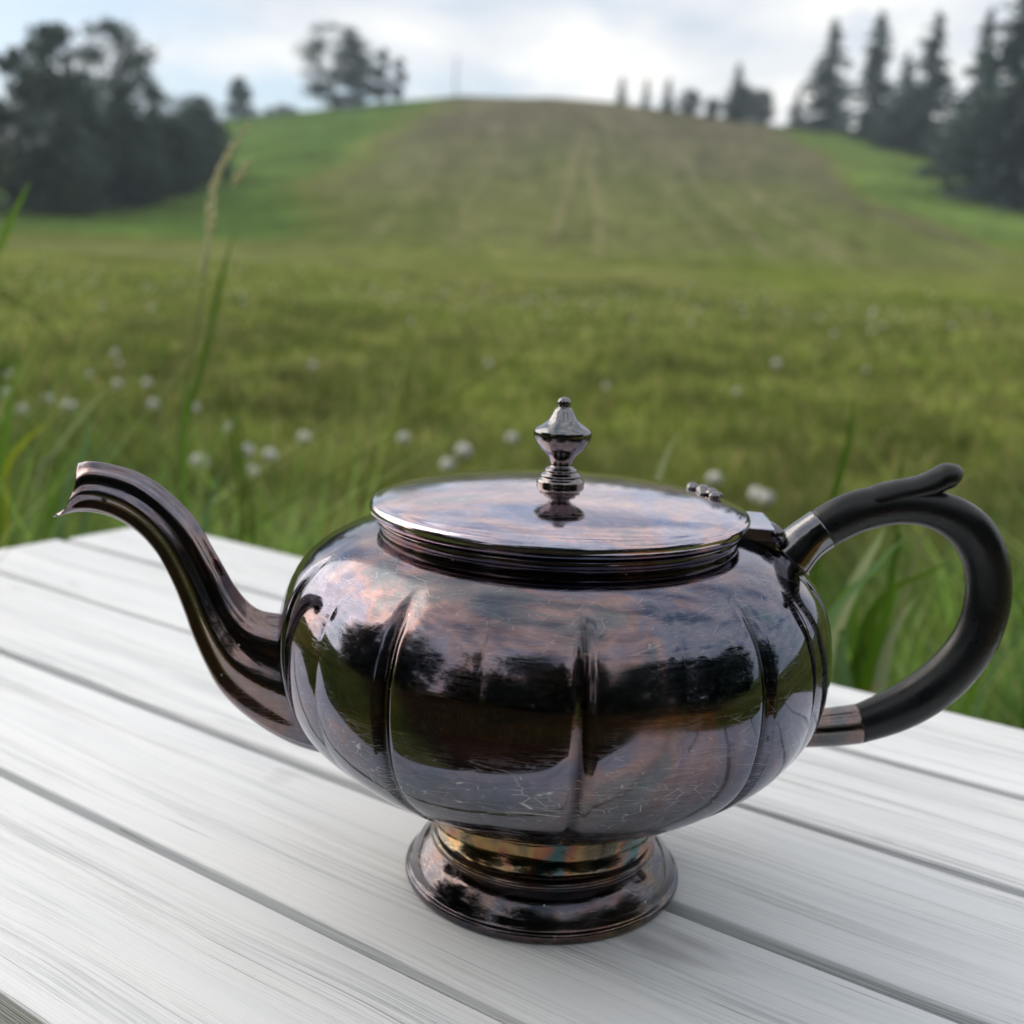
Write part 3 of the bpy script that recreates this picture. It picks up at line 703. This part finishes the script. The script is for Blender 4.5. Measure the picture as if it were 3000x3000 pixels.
def leafy_mesh(seed, H=8.0, R=2.5, blobs=26, per=150, shape='round', lo=.15, size=.26, col0=(.060, .085, .070), gap=1.0):
    g = np.random.default_rng(seed); P, D = [], []
    for i in range(blobs):
        t = g.uniform(lo, 1.0)
        env = {'round': math.sin(PI * min(1, max(0.04, (t - lo * .6) / (1.04 - lo * .6)))) ** .6, 'cone': (1 - t) ** .75 + .10, 'open': math.sin(PI * max(.05, (t - lo) / (1.08 - lo))) ** .5}[shape]
        a = g.uniform(0, 6.28); rr = R * env * g.uniform(.15, .85) ** .6
        br = R * (.24 if shape != 'open' else .20) * g.uniform(.6, 1.25) * (.6 + .4 * env)
        c0 = np.array([math.cos(a) * rr, math.sin(a) * rr, t * H - br * .6])
        d = unit(g.normal(0, 1, (per, 3))); q_ = c0 + d * br * (g.random((per, 1)) ** .8) * 1.55 * np.array([1.2, 1.2, .8])
        P.append(q_); D.append(unit(d + g.normal(0, .9, d.shape)))
    P = np.concatenate(P); D = np.concatenate(D); n = len(P)
    c = np.array(col0) * g.uniform(.4, 1.9, (n, 1)) * (.7 + .6 * vnoise(P[:, 0] + 9, P[:, 2] + P[:, 1], .9, seed))[:, None]
    V, Qd, C = cards(P, D, g.uniform(.7, 1.4, n) * size, g.uniform(.45, .9, n) * size, c, g)
    return fast_mesh('crown', V, Qd, M_leaf, False, C)
SP = [(spruce_mesh(s, 10, 3.1 if s != 42 else 2.3, 1.2), trunk_mesh(10, .16, s, 0)) for s in (41, 42, 43)]
PN = [(leafy_mesh(65, 8, 2.3, 60, 110, 'round', .10, .20), trunk_mesh(8, .12, 6, 9)), (leafy_mesh(61, 8, 1.9, 46, 130, 'open', .12, .26), trunk_mesh(8, .14, 1, 7)), (leafy_mesh(62, 8, 2.8, 95, 130, 'cone', .0, .23), trunk_mesh(8, .16, 2, 4)), (leafy_mesh(63, 8, 3.1, 90, 130, 'round', .0, .24), trunk_mesh(8, .16, 3, 5))]
GN = 'trees around the hill'
def tree(name, proto, H0, x, y, h, wscale, label, rz=0.0, sink=.1, group=GN):
    s = h / H0; o = empty(name, (x, y, float(terrain(x, y)) - sink), rz); tag(o, label, 'tree', group)
    o.scale = (s * wscale, s * wscale, s)
    obj('crown', proto[0], o); obj('trunk', proto[1], o)
    return o
# left edge of the meadow
tree('pine_tree', PN[0], 8, -22.4, 56.6, 8.9, .95, 'tallest open-crowned dark pine at the left, sky showing through its top', .4)
tree('leafy_tree', PN[2], 8, -23.0, 50.7, 7.9, 1.15, 'broad dark pointed tree in the middle of the left-hand trees', 1.1)
tree('pine_tree', PN[1], 8, -22.8, 46.5, 6.8, .8, 'thin pine with a small flat tuft at the top, near the left edge', 2.2)
tree('leafy_tree', PN[3], 8, -25.2, 45.0, 5.2, 1.1, 'dark round tree just outside the left edge', .3)
tree('leafy_tree', PN[3], 8, -26.9, 43.7, 6.2, 1.2, 'leftmost dark leafy tree of the meadow edge', 1.9)
tree('leafy_tree', PN[0], 8, -22.1, 53.5, 6.0, 1.2, 'dense dark tree between the pointed tree and the tallest pine', 2.5)
tree('leafy_tree', PN[3], 8, -21.6, 47.5, 4.6, 1.1, 'low dense tree in front of the left-hand group, nearest the meadow', 3.3)
tree('pine_tree', PN[1], 8, -21.3, 59.1, 5.6, .8, 'small see-through pine right of the tallest pine', 4.0)
tree('leafy_tree', PN[3], 8, -21.0, 60.0, 4.2, 1.2, 'round dark bush right of the left-hand pines', .9)
tree('leafy_tree', PN[3], 8, -22.0, 66.1, 4.8, 1.1, 'dark rounded tree stepping down towards the hill, right end of the left-hand group', 1.5)
tree('leafy_tree', PN[3], 8, -21.2, 54.2, 4.6, 1.25, 'wide dark bush below the tallest left-hand pine', 2.9)
tree('leafy_tree', PN[3], 8, -21.9, 69.7, 3.2, 1.3, 'lowest dark bush where the left-hand trees meet the green slope', 5.1)
tree('leafy_tree', PN[3], 8, -22.5, 63.0, 4.2, 1.25, 'dark bush filling the gap behind the round bush at left', 3.1)
tree('leafy_tree', PN[2], 8, -32.0, 110.5, 3.9, 1.5, 'far dark tree standing on the left shoulder of the hill', .2)
tree('leafy_tree', PN[3], 8, -36.5, 112, 3.0, 1.5, 'far bushes left of the tree on the left shoulder', 1.0)
for i, (x, h) in enumerate([(-29.4, .9), (-28.2, 1.1), (-27.2, .8)]):
    tree('shrub', PN[3], 8, x, 111.5, h, 1.6, ['left', 'middle', 'right'][i] + ' one of three tiny shrubs on the hill skyline at left', i, .05, 'tiny shrubs on the skyline')
# hill top group
tree('leafy_tree', PN[0], 8, -23.5, 113.0, 8.0, 1.6, 'tall leaning tree on the hilltop left of the summit', 2.0)
tree('pine_tree', PN[0], 8, -21.2, 112.6, 6.2, 1.2, 'second tree on the hilltop, right against the tall one', 3.7)
tree('pine_tree', PN[1], 8, -19.1, 112.6, 5.2, 1.05, 'lower spreading hilltop tree, right of the tall one', .7)
tree('pine_tree', PN[1], 8, -17.4, 113.2, 4.2, 1.0, 'rightmost thin tree of the hilltop group', 5.7)
# right skyline and right edge
for (x, y, h, w, lab) in [(4.1, 116.3, 2.7, .95, 'leftmost small spruce on the right skyline'), (6.5, 116.2, 2.9, .75, 'second small thin spruce on the right skyline'), (8.6, 116.1, 3.2, .95, 'third small spruce on the right skyline')]:
    tree('spruce_tree', SP[1], 10, x, y, h, w * 1.25, lab, x)
tree('leafy_tree', PN[3], 8, 10.7, 115.9, 2.4, 1.3, 'low dark bushy tree right of the three small skyline spruces', .5)
tree('leafy_tree', PN[3], 8, 12.9, 115.8, 1.9, 1.3, 'lowest dark bush on the right skyline', 1.5)
tree('spruce_tree', SP[1], 10, 15.2, 115.5, 5.4, .95, 'spruce with a thin spire above dark bushes on the right skyline', .5)
tree('leafy_tree', PN[3], 8, 15.4, 114.8, 3.5, 1.3, 'dark bush below the spired skyline spruce', .1)
tree('leafy_tree', PN[3], 8, 17.5, 115.3, 3.3, 1.2, 'dark bush right of the spired skyline spruce', 2.1)
tree('spruce_tree', SP[0], 10, 20.7, 113.7, 3.6, 1.2, 'small spruce at the left foot of the big right-hand spruces', 2.4)
for (x, y, h, w, j, lab) in [(23.5, 113.6, 10.2, 1.0, 0, 'first big spruce from the left on the right side'), (26.3, 107.6, 11.0, 1.05, 1, 'second big spruce from the left, slim and tall'),
    (27.8, 103.3, 7.8, 1.0, 2, 'shorter spruce between the second and third big spruces'), (29.0, 99.9, 11.3, .98, 2, 'third big spruce from the left on the right side'),
    (31.0, 93.2, 12.0, .85, 0, 'fourth big spruce, partly hidden by the nearest one'), (26.7, 74.0, 13.3, 1.25, 2, 'nearest tall dark spruce at the right edge'),
    (29.5, 72.8, 15.5, 1.2, 0, 'huge dark spruce cut by the right edge'), (34.5, 71.5, 14.0, 1.0, 1, 'spruce just beyond the right edge')]:
    tree('spruce_tree', SP[j], 10, x, y, h, w, lab, x * 3)
tree('leafy_tree', PN[3], 8, 26.2, 101, 3.4, 1.3, 'dark undergrowth tree at the foot of the second big spruce', 1)
tree('leafy_tree', PN[3], 8, 29.2, 93.5, 3.8, 1.3, 'dark undergrowth tree at the foot of the third big spruce', 2)
tree('leafy_tree', PN[3], 8, 28.6, 82, 3.8, 1.2, 'dark undergrowth tree left of the nearest tall spruce', 3)
# pole on the summit
V, Fc = tube([(0, 0, -.3), (0, 0, 2), (0.02, 0, 3.9)], [.09, .08, .07], 8)
o = obj('post', mesh('post', V, Fc, M_post)); o.location = (-12.1, 115.7, float(terrain(-12.1, 115.7)))
tag(o, 'thin grey post standing alone on the hill summit', 'post')
# trees behind the viewer that the polished teapot mirrors
g = random.Random(5)
for i in range(17):
    if i in (3, 8, 12): continue
    a = math.radians(98 + i * 10.2); r = g.uniform(10, 17); x, y = r * math.sin(a), r * math.cos(a)
    pr = [PN[0], PN[3], SP[2], PN[0], PN[3]][i % 5]; H0 = 10 if i % 5 == 2 else 8
    tree('mirrored_tree', pr, H0, x, y, g.uniform(5, 11), 1.25, 'dark tree behind the viewer, seen only as a reflection in the teapot', g.uniform(0, 6), .1, 'trees mirrored in the teapot')

# ------------------------------------------------------------------ bench
TH = math.radians(-32.3)
bench = empty('bench', (0, 0, 0), TH)
tag(bench, 'white painted wooden bench top of parallel planks under the teapot', 'bench')
edges = [(-.1475, -.0735), (-.0685, .0042), (.0094, .0868), (.0919, .1665), (.1716, .2475)]
ends = [-.524, -.5225, -.526, -.5285, -.5235]
for i, ((a, b_), e) in enumerate(zip(edges, ends)):
    L = .82 + .003 * (i % 3)
    V, Fc = box(e, e + L, a, b_, -.028, 0 - (0.0004 if i % 2 else 0), .0012)
    obj('plank', mesh('plank', V, Fc, m_plank('white_plank_paint_%d' % i, i + 1), False), bench)
for x in (-.42, -.12, .19):
    V, Fc = box(x - .03, x + .03, -.13, .23, -.052, -.0285, .002); obj('batten', mesh('batten', V, Fc, M_frame, False), bench)
for x in (-.42, .19):
    for y in (-.11, .21):
        V, Fc = box(x - .028, x + .028, y - .028, y + .028, GZ - .02, -.0525, .002); obj('leg', mesh('leg', V, Fc, M_frame, False), bench)

# ------------------------------------------------------------------ teapot
pot = empty('teapot', (0, 0, 0.0004))
tag(pot, 'tarnished silver-plated teapot with fluted spout, domed lid and black handle on the white bench', 'teapot')
prof = [(.022, .0258), (.0290, .0261), (.0345, .0272), (.0405, .0295), (.0508, .0345), (.0614, .0409), (.0716, .0485), (.0790, .0558), (.0835, .0630), (.0858, .0700), (.0869, .0770), (.0871, .0830), (.0867, .0890), (.0853, .0950), (.0831, .1005), (.0800, .1050), (.0758, .1090), (.0700, .1125), (.0640, .1150), (.0590, .1163), (.0565, .1168), (.0540, .1170)]
pf = catmull(prof, 150)
def lobes(a, r, z):
    d = math.degrees(a) - 6.0; d = (d + 18) % 36 - 18
    win = float(sm((z - .031) / .010)) * float(1 - sm((z - .103) / .0105))
    g_ = max(0.0, math.cos(math.radians(min(90, abs(d) / 1.7 * 90)))) ** .8 * .015 + math.exp(-(abs(d) / 3.0) ** 2) * .006
    return 1 - win * g_ - win * .008 * (abs(d) / 18) ** 4
V, Fc = lathe([tuple(p) for p in pf], 720, lobes)
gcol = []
for (x, y, z) in V:          # vertex colour darkens along the flutes
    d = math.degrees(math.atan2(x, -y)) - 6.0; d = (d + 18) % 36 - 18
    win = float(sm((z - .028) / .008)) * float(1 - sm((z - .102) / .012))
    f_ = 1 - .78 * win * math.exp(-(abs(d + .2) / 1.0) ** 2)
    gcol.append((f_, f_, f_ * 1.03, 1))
obj('body', mesh('body', V, Fc, M_body, True, gcol), pot)
# foot
fp = [(.0405, 0), (.0448, 0), (.0455, .0008), (.0457, .0018), (.0453, .0028), (.0444, .0032), (.0438, .0042), (.0430, .0062), (.0415, .0085), (.0398, .0105), (.0380, .0120), (.0372, .0126), (.0374, .0134), (.0371, .0144), (.0363, .0149), (.0352, .0153), (.0340, .0168), (.0330, .0190), (.0325, .0215), (.0322, .0240), (.0318, .0262)]
V, Fc = lathe([tuple(p) for p in catmull(fp, 90)], 200); obj('foot', mesh('foot', V, Fc, M_foot), pot)
# collar under the lid
cpf = [(.0556, .1158), (.0558, .1172), (.0564, .1182), (.0568, .1192), (.0565, .1202), (.0540, .1208)]
V, Fc = lathe([tuple(p) for p in catmull(cpf, 40)], 200); obj('collar', mesh('collar', V, Fc, M_spout), pot)
# lid
lp = [(.0545, .1209), (.0574, .1210), (.0586, .1214), (.0592, .1224), (.0594, .1236), (.0591, .1246), (.0583, .1253), (.0570, .1257), (.0545, .1266), (.0490, .1278), (.0400, .1291), (.0300, .1301), (.0200, .1307), (.0100, .1310), (.0005, .1311)]
V, Fc = lathe([tuple(p) for p in catmull(lp, 100)], 220, closed_top=True); lid = obj('lid', mesh('lid', V, Fc, M_lid), pot)
lp = 1.0
kp = [(.0074, .1306), (.0075, .1318), (.0072, .1326), (.0062, .1334), (.0064, .1341), (.0055, .1348), (.0050, .1352), (.0051, .1358), (.0043, .1364), (.0034, .1371), (.0034, .1381), (.0038, .1392), (.0048, .1406), (.0068, .1425), (.0084, .1447), (.0090, .1463), (.0091, .1475), (.0088, .1483), (.0077, .1492), (.0060, .1503), (.0046, .1514), (.0039, .1525), (.0033, .1536), (.0027, .1547), (.0020, .1553), (.0019, .1556), (.0021, .1563), (.0021, .1571), (.0016, .1580), (.0008, .1584), (.0001, .1585)]
V, Fc = lathe([tuple(p) for p in catmull(kp, 150)], 64, closed_top=True); obj('knob', mesh('knob', V, Fc, M_knob), lid)
# cluster of beads by the hinge
import bmesh
bm = bmesh.new(); bmesh.ops.create_icosphere(bm, subdivisions=2, radius=1.0)
bv = [tuple(v.co) for v in bm.verts]; bm.verts.index_update(); bf = [tuple(v.index for v in f.verts) for f in bm.faces]; bm.free()
me_bead = mesh('bead', bv, bf, M_knob)
for (t, rr, s) in [(118, .0500, .0019), (114.5, .0520, .0018), (115, .0478, .0015), (111, .0500, .0021), (108, .0522, .0017), (107, .0482, .0016), (104, .0500, .0019), (101.5, .0518, .0015), (99, .0500, .0017), (103, .0470, .0013)]:
    a = math.radians(t); o = obj('bead', me_bead, lid); o.location = (rr * math.sin(a), -rr * math.cos(a), .1277 + .0006); o.scale = (s, s * 1.15, s * .8); o.rotation_euler = (0, .3, t)
# spout
def frame(az):
    a = math.radians(az); er = np.array([math.sin(a), -math.cos(a), 0.0]); return er, np.cross(er, [0, 0, 1.0])
er, eb = frame(-84)
UL = [((148, 133.2), (156.3, 116.1)), ((144.2, 133.9), (149.5, 117.9)), ((137.1, 132.9), (143, 117.8)), ((129.2, 130.5), (137, 116)), ((122.4, 126.2), (130.6, 111.8)), ((116, 120.2), (125.4, 105.8)), ((111.7, 114.6), (122.2, 99.8)), ((108.1, 108.2), (119.6, 93.8)), ((104.4, 101.4), (117.0, 86.5)), ((101.2, 95.6), (114.6, 79)), ((97.3, 90.6), (111, 70.2)), ((93.5, 87.9), (106.2, 61)), ((88.5, 86.9), (98.5, 52.8)), ((82, 86.7), (88, 45.4)), ((76, 86.5), (77.5, 40.9)), ((66, 84), (66, 38.8)), ((54, 80), (52, 40))]
Uu = catmull([u_ for u_, l_ in UL], 100) / 1000; Ll = catmull([l_ for u_, l_ in UL], 100) / 1000
def spout_ring(i, shrink=0.0, n=128):
    c = (Uu[i] + Ll[i]) / 2; v = (Uu[i] - Ll[i]) / 2; hv = np.linalg.norm(v); vn = v / hv
    lat = min(hv * .96, .0075 + hv * .35); t = i / 99
    tg = np.array([vn[1], -vn[0]]);  # in-plane, pointing back to the body side
    if tg[0] > 0: tg = -tg
    ring = []
    for k_ in range(n):
        ph = 2 * PI * k_ / n; dd = (math.degrees(ph)) % 45 - 22.5
        dep = .13
        f = 1 - dep * (.5 + .5 * math.cos(PI * dd / 22.5)) ** .8
        s_, c_ = math.sin(ph), math.cos(ph)
        p2 = c + vn * (hv - shrink) * f * s_
        ins = .0040 * abs(c_) ** 1.2 * max(0, 1 - t / .12)
        p2 = p2 + tg * ins
        p = er * p2[0] + np.array([0, 0, p2[1]]) + eb * (lat - shrink) * f * c_
        ring.append(tuple(p))
    return ring
V, Fc = [], []; n = 128
rings = [spout_ring(i) for i in range(99, -1, -1)] + [spout_ring(i, .0009) for i in range(0, 45)]
for R_ in rings: V += R_
for j in range(len(rings) - 1):
    for i in range(n):
        k_ = (i + 1) % n; Fc.append((j * n + i, j * n + k_, (j + 1) * n + k_, (j + 1) * n + i))
obj('spout', mesh('spout', V, Fc, M_spout), pot)
# handle
er2, eb2 = frame(96)
def handle_sweep(path, ratio=.92, n=40, m=120, taper=None):
    C2 = catmull([(p[0], p[1]) for p in path], m) / 1000; Rr = catmull([(p[2], 0) for p in path], m)[:, 0] / 1000
    for _ in range(60):
        C2[1:-1] = .25 * C2[:-2] + .5 * C2[1:-1] + .25 * C2[2:]
    C, N = [], []
    for i in range(m):
        t = C2[min(i + 1, m - 1)] - C2[max(i - 1, 0)]; t /= np.linalg.norm(t); nn = np.array([-t[1], t[0]])
        C.append(er2 * C2[i][0] + np.array([0, 0, C2[i][1]])); N.append(er2 * nn[0] + np.array([0, 0, nn[1]]))
    return sweep(C, N, Rr, Rr * ratio, eb2, n)
V, Fc = handle_sweep([(84.9, 119, 6.75), (90.6, 123.0, 6.95), (96.5, 125.8, 6.9), (104, 127.6, 6.6), (112, 128.2, 6.2), (121, 127.2, 6.3), (129.9, 124.1, 6.9), (136, 118.6, 7.3), (140, 112, 7.3), (142.3, 104, 7.3), (142.9, 96, 7.35), (142.0, 88.5, 7.4), (139.6, 81.5, 7.5), (135.7, 74.6, 7.65), (130.2, 68.2, 7.75), (123.3, 62.2, 7.6), (114.5, 56.8, 7.2), (103, 52.8, 6.4)])
grip = obj('grip', mesh('grip', V, Fc, M_black), pot)
V, Fc = handle_sweep([(93, 124.5, 3.0), (100, 129.2, 4.2), (107, 131.6, 4.1), (113, 132.9, 3.9), (118, 134.3, 4.0), (121.3, 136.3, 4.0), (124.2, 137.9, 4.1), (126.4, 138.7, 3.2), (127.9, 139.2, 2.0), (128.8, 139.3, .3)], 1.35, 32, 90)
obj('thumb_rest', mesh('thumb_rest', V, Fc, M_black), grip)
V, Fc = handle_sweep([(75.0, 109.2, 8.3), (78.5, 113.6, 7.5), (81.5, 116.5, 7.0), (85.1, 119.15, 6.95)], .95, 40, 30); obj('ferrule', mesh('ferrule', V, Fc, M_knob), pot)
V, Fc = handle_sweep([(74, 50.9, 6.2), (82, 50.9, 6.2), (90, 51.3, 6.3), (97, 52.0, 6.5), (103.4, 53.1, 6.6)], .95, 40, 30); obj('ferrule', mesh('ferrule', V, Fc, M_spout), pot)
# hinge
hg = empty('hinge', (0, 0, 0)); hg.parent = pot
def local_box(x0, x1, y0, y1, z0, z1, bev, mat, name, parent, tilt=0.0):
    V, Fc = box(x0, x1, y0, y1, z0, z1, bev); W_ = []
    for (x, y, z) in V:
        z2 = z - (x - x0) * tilt - y * tilt * 1.6
        W_.append(tuple(er2 * x + eb2 * y + np.array([0, 0, z2])))
    return obj(name, mesh(name, W_, Fc, mat, False), parent)
col.objects.unlink(hg); bpy.data.objects.remove(hg)
hinge = local_box(.0560, .0690, -.0120, .0070, .1166, .1213, .0006, M_lid, 'hinge', pot, .06)
local_box(.060, .0695, -.0050, .0050, .1100, .1165, .0006, M_knob, 'hinge_bracket', pot, 0.0)
V, Fc = tube([tuple(er2 * .0688 + eb2 * s + np.array([0, 0, .1184 - s * .05])) for s in (-.0125, 0, .0076)], [.0023] * 3, 20); obj('hinge_pin', mesh('hinge_pin', V, Fc, M_spout), pot)

# ------------------------------------------------------------------ haze
V, Fc = box(-160, 160, -160, 160, -4.5, 27)
hm = bpy.data.materials.new('haze_air'); hm.use_nodes = True; t_ = hm.node_tree; t_.nodes.clear()
o_ = t_.nodes.new('ShaderNodeOutputMaterial'); v_ = t_.nodes.new('ShaderNodeVolumePrincipled')
v_.inputs['Color'].default_value = (0.72, 0.88, 1.0, 1); v_.inputs['Density'].default_value = 0.0010; v_.inputs['Anisotropy'].default_value = 0.2
t_.links.new(v_.outputs[0], o_.inputs['Volume'])
hz_ = obj('haze', mesh('haze', V, Fc, hm, False)); hz_['kind'] = 'stuff'; hz_['label'] = 'thin pale haze lying over the meadow and hill'
